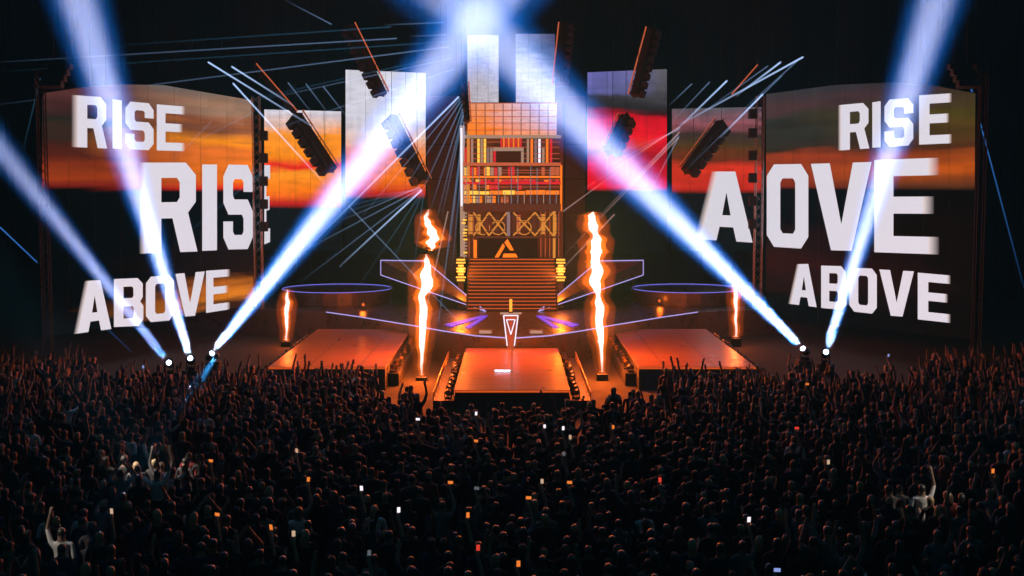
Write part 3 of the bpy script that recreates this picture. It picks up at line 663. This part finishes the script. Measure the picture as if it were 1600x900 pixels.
def laser(a, c, mi, label, Y=126, Y2=None, r=.06, grp='laser lines crossing the hall'):
    p = P(*a, Y); q = P(*c, Y2 or Y); d = q-p
    if mi not in tube:
        b = bmesh.new(); bmesh.ops.create_cone(b, cap_ends=False, segments=8, radius1=1, radius2=1, depth=1)
        bmesh.ops.translate(b, verts=b.verts, vec=(0, 0, .5)); me = bpy.data.meshes.new('laser_beam'); b.to_mesh(me); b.free(); me.materials.append(LM[mi]); tube[mi] = me
    o = link(bpy.data.objects.new('laser_ray', tube[mi])); o.location = p; o.rotation_euler = d.to_track_quat('Z', 'Y').to_euler(); o.scale = (r, r, d.length)
    tag(o, label, 'laser beam', grp)
for a, c, mi, lab, *k in [
 ((693, 35), (600, 39), 1, 'short laser line at top centre, uppermost of the group', ), ((697, 54), (640, 57), 1, 'short laser line second from the top near tower top'),
 ((620, 60), (0, 97), 1, 'long faint laser line crossing the upper left darkness, lower of the top two'), ((611, 42), (170, 72), 2, 'faint laser line crossing the upper left darkness, uppermost'),
 ((702, 73), (0, 163), 1, 'long laser line from tower top falling slowly to the left screen top'), ((706, 91), (400, 158), 1, 'laser line from tower top passing the left banner top'),
 ((709, 108), (420, 205), 1, 'laser line crossing the white part of the left banner'), ((714, 137), (470, 290), 2, 'faint laser line under the white banner crossing line'),
 ((717, 151), (480, 388), 0, 'brightest fan laser running from tower side down left past the rig'), ((720, 158), (628, 300), 1, 'fan laser second from the left at tower side'),
 ((722, 163), (650, 320), 1, 'fan laser third from the left at tower side'), ((723, 170), (672, 330), 1, 'fan laser fourth from the left at tower side'), ((724, 180), (690, 340), 1, 'fan laser fifth from the left at tower side'),
 ((725, 190), (668, 640), 1, 'steep laser running down past the left tall flame'), ((727, 205), (706, 420), 1, 'steepest laser beside the tower column'),
 ((657, 293), (418, 372), 2, 'shallowest laser of the low left fan'), ((658, 295), (440, 410), 1, 'second laser of the low left fan'), ((659, 297), (530, 417), 0, 'bright middle laser of the low left fan'),
 ((660, 299), (545, 470), 2, 'fourth laser of the low left fan'), ((661, 301), (600, 440), 2, 'steep laser of the low left fan'), ((655, 297), (500, 315), 2, 'almost level laser of the low left fan'),
 ((545, 322), (788, 578), 1, 'laser slanting down right to its bright impact spot on the catwalk'),
 ((325, 97), (500, 205), 0, 'bright blue white laser starting highest at left of the rust rig'), ((362, 104), (460, 166), 0, 'short laser just under the bright one at left'), ((364, 130), (510, 290), 0, 'laser crossing the left screen corner and truss'),
 ((450, 129), (490, 180), 1, 'short tilted laser above the inner left screen, left of three'), ((478, 131), (515, 180), 1, 'short tilted laser above the inner left screen, middle of three'), ((505, 135), (548, 190), 1, 'short tilted laser above the inner left screen, right of three'),
 ((518, 38), (445, 0), 1, 'laser leaving the top edge left of centre'),
 ((63, 122), (30, 260), 2, 'faint laser dropping from the outer left screen corner'), ((0, 355), (208, 552), 3, 'blue laser sloping down under the left screen'), ((0, 0), (1, 1), -1, ''),
 ((1255, 89), (1060, 196), 0, 'bright laser starting highest above the right screen edge'), ((1220, 97), (1150, 150), 0, 'short bright laser beside the highest one at right'), ((1192, 147), (1125, 215), 0, 'laser crossing the right inner screen corner'),
 ((1222, 118), (1075, 262), 1, 'laser passing in front of the right tilted rig'), ((1136, 126), (1055, 205), 0, 'tilted laser above the inner right screen, right of three'), ((1109, 128), (1050, 190), 1, 'tilted laser above the inner right screen, middle of three'), ((1081, 131), (1045, 165), 1, 'tilted laser above the inner right screen, left of three'),
 ((1062, 198), (905, 300), 4, 'pinkish laser crossing the red banner, upper'), ((1060, 215), (880, 400), 4, 'pinkish laser crossing the red banner, lower'), ((960, 335), (850, 450), 4, 'pinkish laser beside the right tall flame'),
 ((719, 154), (560, 345), 1, 'fan laser just under the brightest one at the tower side'), ((724, 175), (682, 345), 1, 'fan laser between the fourth and fifth at the tower side'), ((726, 198), (700, 400), 1, 'near vertical fan laser left of the tower column'),
 ((659, 296), (470, 440), 1, 'long middle laser of the low left fan reaching toward the small flame'), ((657, 294), (450, 345), 2, 'upper thin laser of the low left fan'), ((656, 292), (520, 350), 1, 'short upper laser of the low left fan'), ((662, 302), (640, 470), 2, 'steepest laser of the low left fan'),
 ((396, 175), (270, 240), 2, 'faint laser crossing the left screen picture, upper'), ((420, 260), (250, 400), 2, 'faint laser crossing the left screen picture, lower'), ((330, 190), (230, 290), 2, 'faint laser over the big letters of the left screen'),
 ((1063, 200), (940, 265), 1, 'laser crossing the upper red banner to the right rig'), ((1062, 206), (925, 350), 4, 'pinkish laser crossing the red banner, middle'), ((1245, 96), (1140, 190), 1, 'laser between the highest one and the right rig'), ((1200, 103), (1085, 185), 1, 'laser behind the thin rust rig at right'),
 ((700, 330), (640, 600), 4, 'faint pink laser falling behind the left tall flame'), ((880, 330), (990, 250), 4, 'faint pink laser rising right of the tower'),
 ((1060, 210), (960, 318), 1, 'laser fanning down left from the right inner screen corner, upper'), ((1061, 213), (1000, 330), 1, 'laser fanning down from the right inner screen corner, steep'), ((1060, 204), (905, 262), 2, 'faint laser fanning flat left from the right inner screen corner'),
 ((705, 85), (240, 190), 2, 'faint laser from tower top down to the left screen top edge'), ((700, 65), (0, 112), 2, 'faint laser over the upper left darkness, just under the long one'),
 ((1512, 118), (1600, 450), 3, 'faint blue laser falling beyond the right screen edge'),
 ]:
    if mi >= 0: laser(a, c, mi, lab, r=.085 if mi == 0 else .065, Y=124, Y2=118)

# ------------------------------------------------------------ people
TORSO, SKIN, HAIR, LEGS = 0, 1, 2, 3
def person_mesh(name, arms, near, lean=0, hair_long=False, hold=False):
    J = {}; E = []; rad = {}; seg = []
    def j(k, x, y, z, rx, ry=None): J[k] = Vector((x, y+lean*(z-1)*.25, z)); rad[k] = (rx, ry or rx)
    def e(a, b_, m): E.append((a, b_)); seg.append((a, b_, m))
    j('pel', 0, 0, .95, .15, .11); j('bel', 0, 0, 1.12, .14, .10); j('che', 0, .01, 1.32, .17, .11); j('nk', 0, 0, 1.46, .058); j('hd0', 0, .02, 1.56, .08, .09); j('hd1', 0, .015, 1.65, .108, .122); j('hd2', 0, .0, 1.72, .095, .105)
    for a, b_, m in (('pel', 'bel', TORSO), ('bel', 'che', TORSO), ('che', 'nk', TORSO), ('nk', 'hd0', SKIN), ('hd0', 'hd1', HAIR), ('hd1', 'hd2', HAIR)): e(a, b_, m)
    if near:
        j('nose', 0, .135, 1.63, .014); e('hd1', 'nose', SKIN)
    if hair_long:
        j('hl', 0, -.10, 1.42, .09, .04); e('hd1', 'hl', HAIR)
    for s, (el, wr) in zip((-1, 1), arms):
        k = str(s)
        j('sh'+k, .185*s, 0, 1.42, .06); e('che', 'sh'+k, TORSO)
        j('el'+k, s*el[0], el[1], el[2], .045); e('sh'+k, 'el'+k, TORSO)
        j('wr'+k, s*wr[0], wr[1], wr[2], .032); e('el'+k, 'wr'+k, SKIN)
        d = (J['wr'+k]-J['el'+k]).normalized(); pm = J['wr'+k]+d*.08; 
        j('pa'+k, pm.x, pm.y, pm.z, .04, .022); J['pa'+k] = pm; e('wr'+k, 'pa'+k, SKIN)
        if near:
            sd = Vector((1, 0, 0)) if abs(d.x) < .8 else Vector((0, 0, 1))
            for f in range(4):
                q = pm+d*(.075-.008*abs(f-1.5))+sd*(.022*(f-1.5))+Vector((0, .02, 0)); j('f%d' % f+k, *q, .009); J['f%d' % f+k] = q; e('pa'+k, 'f%d' % f+k, SKIN)
            q = J['wr'+k]+d*.06-sd*s*.06; j('th'+k, *q, .01); J['th'+k] = q; e('wr'+k, 'th'+k, SKIN)
        else:
            q = pm+d*.08; j('f'+k, *q, .025); J['f'+k] = q; e('pa'+k, 'f'+k, SKIN)
        j('hp'+k, .095*s, 0, .86, .09); e('pel', 'hp'+k, LEGS)
        j('kn'+k, .12*s, .02, .48, .062); e('hp'+k, 'kn'+k, LEGS)
        j('an'+k, .13*s, -.01, .09, .042); e('kn'+k, 'an'+k, LEGS)
        j('to'+k, .15*s, .13, .045, .038); e('an'+k, 'to'+k, LEGS)
    keys = list(J); me = bpy.data.meshes.new(name+'_skeleton'); me.from_pydata([tuple(J[k]) for k in keys], [(keys.index(a), keys.index(b_)) for a, b_ in E], [])
    o = link(bpy.data.objects.new(name+'_skeleton', me)); md = o.modifiers.new('skin', 'SKIN'); md.use_smooth_shade = True
    for i, k in enumerate(keys):
        v = me.skin_vertices[0].data[i]; v.radius = rad[k]; v.use_root = k == 'pel'
    if near: o.modifiers.new('sub', 'SUBSURF').levels = 1; o.modifiers['sub'].render_levels = 1
    dg = bpy.context.evaluated_depsgraph_get(); dg.update(); out = bpy.data.meshes.new_from_object(o.evaluated_get(dg)); out.name = name
    bpy.data.objects.remove(o)
    segs = [(J[a], J[b_], m) for a, b_, m in seg]
    out.materials.clear()
    for p in out.polygons:
        c = p.center; best = 9; mm = 0
        for a, b_, m in segs:
            ab = b_-a; t = max(0, min(1, (c-a).dot(ab)/ab.dot(ab))); dd = (c-(a+ab*t)).length
            if dd < best: best = dd; mm = m; tt = t
        if mm == HAIR and c.y > .055 and c.z < 1.70: mm = SKIN
        if mm == TORSO and abs(c.x) > .25 and c.z < 1.2 and False: mm = SKIN
        p.material_index = mm; p.use_smooth = near
    return out
up = ((.27, .08, 1.68), (.22, .12, 1.95)); up2 = ((.36, .05, 1.62), (.42, .05, 1.9)); down = ((.24, -.03, 1.14), (.24, .10, .90)); bent = ((.24, .05, 1.16), (.14, .27, 1.28))
hold = ((.26, .18, 1.42), (.14, .36, 1.66)); clap = ((.26, .2, 1.52), (.08, .26, 1.76)); fwd = ((.25, .22, 1.55), (.2, .42, 1.82)); wide = ((.45, 0, 1.52), (.62, 0, 1.76)); headh = ((.34, 0, 1.58), (.15, .02, 1.78))
POSES = [((up, up), 'both arms raised'), ((up2, up2), 'both arms raised in a wide V'), ((up, down), 'left arm raised'), ((down, up), 'right arm raised'), ((down, down), 'arms hanging down'), ((bent, bent), 'forearms bent in front'),
         ((clap, clap), 'hands clapping overhead'), ((fwd, down), 'left arm stretched to the stage'), ((down, fwd), 'right arm stretched to the stage'), ((wide, up), 'arms thrown out sideways')]
near_m = [[person_mesh('person', a, True, lean=R.uniform(-.1, .25), hair_long=h) for h in (False, True)] for a, _ in POSES]
hold_m = person_mesh('person', (down, ((.25, .14, 1.55), (.16, .3, 1.86))), True)
SH = [('dark', (.03, .03, .035)), ('dark', (.05, .045, .04)), ('grey', (.16, .16, .17)), ('black', (.015, .015, .018)), ('white', (.6, .6, .6)), ('navy', (.02, .03, .08)), ('red', (.25, .03, .03))]
shirts = [mat('shirt_'+n_, c, .85, scale=9) for n_, c in SH]; skin = mat('skin', (.23, .145, .105), .5, var=.12); skin2 = mat('skin_dark', (.18, .09, .06), .5, var=.12)
hairs = [mat('hair', (.02, .015, .012), .45), mat('hair_brown', (.08, .045, .025), .45), mat('hair_fair', (.28, .2, .1), .45)]; trous = mat('trousers', (.02, .025, .04), .8)
def put_person(me, x, y, rz, shirt, sk, hr, label, group, sc_=1):
    o = bpy.data.objects.new('person', me); COL.objects.link(o); o.location = (x, y, 0); o.rotation_euler.z = rz; o.scale = (sc_*MAN,)*3
    tag(o, label, 'person', group)
    if not me.materials:
        for m_ in (shirts[0], skin, hairs[0], trous): me.materials.append(m_)
    for i, m_ in enumerate((shirt, sk, hr, trous)): o.material_slots[i].link = 'OBJECT'; o.material_slots[i].material = m_
    return o
# phones held up, seen as small lit screens
phone_cols = {'white': light('phone_white', (235, 225, 235), 1.4), 'orange': light('phone_orange', (235, 125, 50), 1.1), 'beige': light('phone_beige', (205, 170, 140), 1.0), 'dim': light('phone_dim', (95, 105, 110), .8), 'red': light('phone_red', (215, 60, 45), 1.1), 'blue': light('phone_blue', (140, 160, 225), 1.0)}
PH = [(330, 721, 'orange', 'left of centre, mid crowd'), (175, 800, 'beige', 'low left, below the lit white shirts'), (340, 805, 'orange', 'lower left, smallest'), (424, 825, 'orange', 'lower left, right of the smallest'), (459, 835, 'beige', 'lower left, farthest from the edge'), (482, 750, 'orange', 'between the left shirts and the catwalk'), (464, 705, 'beige', 'above the orange one left of the catwalk'),
 (653, 656, 'white', 'just below the left tall flame'), (851, 667, 'white', 'front of catwalk, left one of the white pair'), (880, 670, 'white', 'front of catwalk, right one of the white pair'), (891, 684, 'beige', 'under the white pair before the catwalk'), (881, 710, 'dim', 'third down from the white pair'), (958, 668, 'orange', 'under the right tall flame'), (744, 690, 'orange', 'left below the catwalk front'),
 (704, 755, 'orange', 'mid crowd left of centre line'), (565, 764, 'white', 'mid crowd, left of the orange centre ones'), (847, 753, 'beige', 'mid crowd, right of centre line'), (890, 755, 'orange', 'mid crowd, beside the beige one'), (745, 764, 'dim', 'mid crowd on the centre line'), (623, 798, 'white', 'lower centre, left side'), (731, 806, 'orange', 'lower centre'), (577, 865, 'dim', 'near the bottom edge, left of centre'),
 (747, 857, 'red', 'near the bottom edge, centre'), (810, 882, 'orange', 'lowest one at the bottom edge'), (744, 647, 'white', 'closest to the catwalk front'), (1294, 723, 'beige', 'right crowd, middle'), (1170, 813, 'white', 'lower right, pinkish'), (1551, 737, 'orange', 'far right'), (1214, 892, 'blue', 'bottom edge right of centre'), (1261, 601, 'orange', 'under the right moving heads'), (1245, 670, 'red', 'right crowd, below the moving heads'),
 (826, 779, 'orange', 'centre, dim and horizontal'), (1031, 751, 'red', 'standing for a lit arm right of centre'), (1388, 556, 'blue', 'far back right, bluish'), (224, 574, 'blue', 'far back left, bluish')]  # reddest phone, right of centre, stands in for a red-lit arm
spots = []
hand = Vector((.16, .32, 1.98))*MAN
def phone_proto(kind):
    b = MB(); b.box((-.042, -.005, -.08), (.042, .005, .08), M['black'], bev=.004); o = b.build('phone')
    b = MB(); b.box((-.045, -.012, -.078), (.045, -.0055, .078), phone_cols[kind]); s = b.build('screen', o); return o
protos = {}
for px, py, kind, wh in PH:
    q = G(px, py, 2.02*MAN)
    if kind not in protos: protos[kind] = phone_proto(kind); o = protos[kind]
    else:
        o = protos[kind].copy(); COL.objects.link(o); c = protos[kind].children[0].copy(); COL.objects.link(c); c.parent = o
    tag(o, '%s glowing phone screen held up, %s' % (kind, wh), 'phone', 'phones held up in the crowd')
    o.scale = (1.3,)*3; o.location = q+Vector((0, -.03, .04)); o.rotation_euler = (.2+R.uniform(-.2, .2), R.choice([0, 0, 1.57]), R.uniform(-.3, .3)); 
    x, y = q.x-hand.x, q.y-hand.y
    put_person(hold_m, x, y, 0, R.choice(shirts[:4]), skin, R.choice(hairs), 'person holding up the %s lit phone %s' % (kind, wh), 'people holding phones')
    spots.append((x, y))
# pale lit people in the left crowd and at right
for px, py, ps, wh, sh in [(237, 700, 0, 'pale lit person with arms up, uppermost of the left lit cluster', 4), (215, 735, 4, 'white shirt person in the lit patch of the left crowd, arms down', 4), (268, 738, 1, 'person with spread arms in the lit patch of the left crowd', 4), (188, 742, 6, 'clapping person at left end of the lit patch', 2),
                           (245, 742, 9, 'person with arms out in the middle of the lit patch', 4), (95, 835, 2, 'yellowish lit person at lower left edge, one arm up', 4), (1441, 765, 3, 'pale shirted person at lower right raising one arm', 4), (1500, 800, 2, 'person at lower right with pale raised arm', 2)]:
    q = G(px, py, 1.6*MAN); put_person(near_m[ps][0], q.x, q.y, R.uniform(-.3, .3), shirts[sh], skin, hairs[0], wh, 'lit people in the dark crowd'); spots.append((q.x, q.y))
# where people stand
def allowed(x, y):
    ax = abs(x)
    if ax > y*.42+2 or y < 37: return False
    if ax < 5.5: return y < 73
    if ax < 9.4: return y < 78.5
    if ax < 19.6: return y < 86
    if ax < 30: return y < 86
    return y < 92+min(4, (ax-30)*.35)
pts = []
y = 37.0
while y < 97:
    x = -y*.42-3+R.uniform(0, 1)
    while x < y*.42+3:
        qx, qy = x+R.uniform(-.35, .35), y+R.uniform(-.5, .5)
        if allowed(qx, qy) and R.random() < .92 and all((qx-a)**2+(qy-b_)**2 > .7 for a, b_ in spots): pts.append((qx, qy))
        x += 1.1+.45*R.random()
    y += 1.15
pts.sort(key=lambda p: p[1])
NEAR = 255
# keep the individuals among the nearest that really fall inside the picture
ins = [p for p in pts if abs(p[0]) < p[1]*.40 and p[1] > 40]; first = set(ins[:NEAR]); rest = [p for p in pts if p not in first]
W = [.7, .3, 1, 1, 16, 9, .4, .8, .8, .2]
for (x, y) in ins[:NEAR]:
    k = R.choices(range(10), W)[0]; hl = R.random() < .35; si = R.choices(range(7), [6, 5, 2, 6, 1, 2, .6])[0]; hi = R.choices(range(3), [5, 3, 1])[0]
    put_person(near_m[k][hl], x, y, R.uniform(-.35, .35), shirts[si], R.choice([skin, skin2, skin2, shirts[0], shirts[3]]), hairs[hi],
               '%s top, %s %s hair, %s, in the nearest crowd' % (SH[si][0], 'long' if hl else 'short', ['black', 'brown', 'fair'][hi], POSES[k][1]), 'people in the nearest rows of the crowd', R.uniform(.87, 1.06))
import numpy as np
far_m = [person_mesh('far_person', a, True, lean=.1) for a, _ in POSES]
FD = []
for me in far_m:
    co = np.empty(len(me.vertices)*3, np.float32); me.vertices.foreach_get('co', co); me.calc_loop_triangles()
    tr = np.empty(len(me.loop_triangles)*3, np.int32); me.loop_triangles.foreach_get('vertices', tr)
    pi = np.array([me.polygons[t.polygon_index].material_index for t in me.loop_triangles], np.int32)
    FD.append((co.reshape(-1, 3), tr.reshape(-1, 3), pi))
for me in far_m: bpy.data.meshes.remove(me)
ax_ = abs
VS = []; TS = []; CS = []; off = 0
for (x, y) in rest:
    sideways = abs(x) > 19
    k = R.choices(range(10), [4, 2, 4, 4, 14, 9, 1, 4, 4, .5] if y > 66 and ax_(x) > 9 else W)[0]
    co, tr, pi = FD[k]; a = R.uniform(-.4, .4)-math.atan2(x, 130-y)*-.6; s = R.uniform(.86, 1.08)*MAN
    cs, sn = math.cos(a), math.sin(a)
    q = np.empty_like(co); q[:, 0] = (co[:, 0]*cs-co[:, 1]*sn)*s+x; q[:, 1] = (co[:, 0]*sn+co[:, 1]*cs)*s+y; q[:, 2] = co[:, 2]*s
    sh = SH[R.choices(range(7), [6, 4, .8, 9, .3, 2, .6])[0]][1]; sk = R.choice([(.25, .15, .11), (.18, .11, .075), (.09, .055, .04), (.03, .025, .025), (.02, .02, .025), (.04, .03, .03)]); hr = R.choice([(.02, .015, .012), (.06, .04, .02), (.02, .015, .012), (.25, .18, .1)])
    pal = np.array([sh, sk, hr, (.02, .025, .04)], np.float32)
    VS.append(q); TS.append(tr+off); CS.append(pal[pi]); off += len(co)
VS = np.concatenate(VS); TS = np.concatenate(TS); CS = np.concatenate(CS)
me = bpy.data.meshes.new('crowd'); me.vertices.add(len(VS)); me.vertices.foreach_set('co', VS.ravel())
me.loops.add(TS.size); me.loops.foreach_set('vertex_index', TS.ravel()); me.polygons.add(len(TS))
me.polygons.foreach_set('loop_start', np.arange(0, TS.size, 3, dtype=np.int32)); me.update(calc_edges=True)
at_ = me.attributes.new('tint', 'FLOAT_COLOR', 'FACE'); at_.data.foreach_set('color', np.concatenate([CS, np.ones((len(CS), 1), np.float32)], 1).ravel())
m = bpy.data.materials.new('crowd_cloth_and_skin'); m.use_nodes = True; n = m.node_tree; b_ = n.nodes['Principled BSDF']; b_.inputs['Roughness'].default_value = .6
at2 = n.nodes.new('ShaderNodeAttribute'); at2.attribute_name = 'tint'; n.links.new(at2.outputs['Color'], b_.inputs['Base Color']); me.materials.append(m)
cr = link(bpy.data.objects.new('crowd', me)); tag(cr, 'dense dancing crowd filling the hall up to the stage, many arms raised', 'crowd', kind='stuff')
print('people far', len(rest), 'verts', len(VS))

# ------------------------------------------------------------ lectern and performer
bx = -.1; by = 106.2
t = thing('dj_booth', (bx, by, 1.8), 'narrow tapering white lit booth at the head of the central catwalk', 'booth')
zt = P(800, 491, by).z
b = MB(); b.prism([Vector((bx-.28, by, 1.803)), Vector((bx+.28, by, 1.803)), Vector((bx+.42, by, zt-1.2)), Vector((bx+.75, by, zt)), Vector((bx-.75, by, zt)), Vector((bx-.42, by, zt-1.2))], (0, .6, 0), M['brown']); b.build('body', t)
b = MB()
for s in (-1, 1):
    b.tube((bx+s*.6, by-.05, zt-.1), (bx+s*.3, by-.05, 2.1), .05, M['white']); b.tube((bx+s*.36, by-.06, zt-.45), (bx, by-.06, zt-1.7), .045, M['white'])
b.tube((bx-.6, by-.05, zt-.1), (bx+.6, by-.05, zt-.1), .05, M['white']); b.tube((bx-.36, by-.06, zt-.45), (bx+.36, by-.06, zt-.45), .04, M['white'])
b.build('front_lights', t)
b = MB(); b.box((bx-.9, by-.1, zt), (bx+.9, by+.8, zt+.08), M['tan'], bev=.02); b.build('tabletop', t)
for s in (-1, 1):
    t2 = thing('monitor_speaker', (bx+s*2.2, 110, 2.6), 'small pale monitor speaker on the deck, %s of the booth' % side(s), 'speaker')
    b = MB(); b.box((bx+s*2.2-.6, 110, 2.61), (bx+s*2.2+.6, 110.5, 3.0), M['steel'], bev=.04); b.build('cabinet', t2)
    b = MB(); b.box((bx+s*2.2-.5, 109.95, 2.68), (bx+s*2.2+.5, 109.99, 2.93), M['tan']); b.build('grille', t2)
t = thing('light_rod', (bx, by+.3, zt+.08), 'slender golden light rod standing upright on the narrow booth', 'light')
b = MB(); b.tube((bx, by+.3, zt+.082), (bx, by+.3, zt+.2), .2, M['blackm'], 10); b.build('foot', t)
b = MB(); b.tube((bx, by+.3, zt+.2), (bx, by+.3, P(800, 468, by).z), .12, M['amber'], 8); b.build('tube', t)
lamp = spot_lamp(Vector((0, 84, 40)), Vector((0, 104.8, 2.5)), 4.2, .9e5, (1, .72, .62), .8)
# bright spot where a laser hits the catwalk, built as a glowing bar
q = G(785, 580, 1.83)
t = thing('glow_bar', q, 'white laser spot on the central catwalk, built as a glowing bar', 'laser spot')
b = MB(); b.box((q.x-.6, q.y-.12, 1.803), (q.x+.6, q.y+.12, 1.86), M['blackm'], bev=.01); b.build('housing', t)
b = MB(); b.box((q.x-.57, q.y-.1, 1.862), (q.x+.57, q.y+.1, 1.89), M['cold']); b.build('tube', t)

# ------------------------------------------------------------ drawing units to metres
for o in list(sc.objects):
    if o.parent is None and o.type != 'LIGHT':
        o.location = o.location*UNIT; o.scale = o.scale*UNIT if o.type != 'CAMERA' else (1, 1, 1)
    elif o.parent is None: o.location = o.location*UNIT
for l in bpy.data.lights: l.energy *= UNIT*UNIT; l.shadow_soft_size *= UNIT
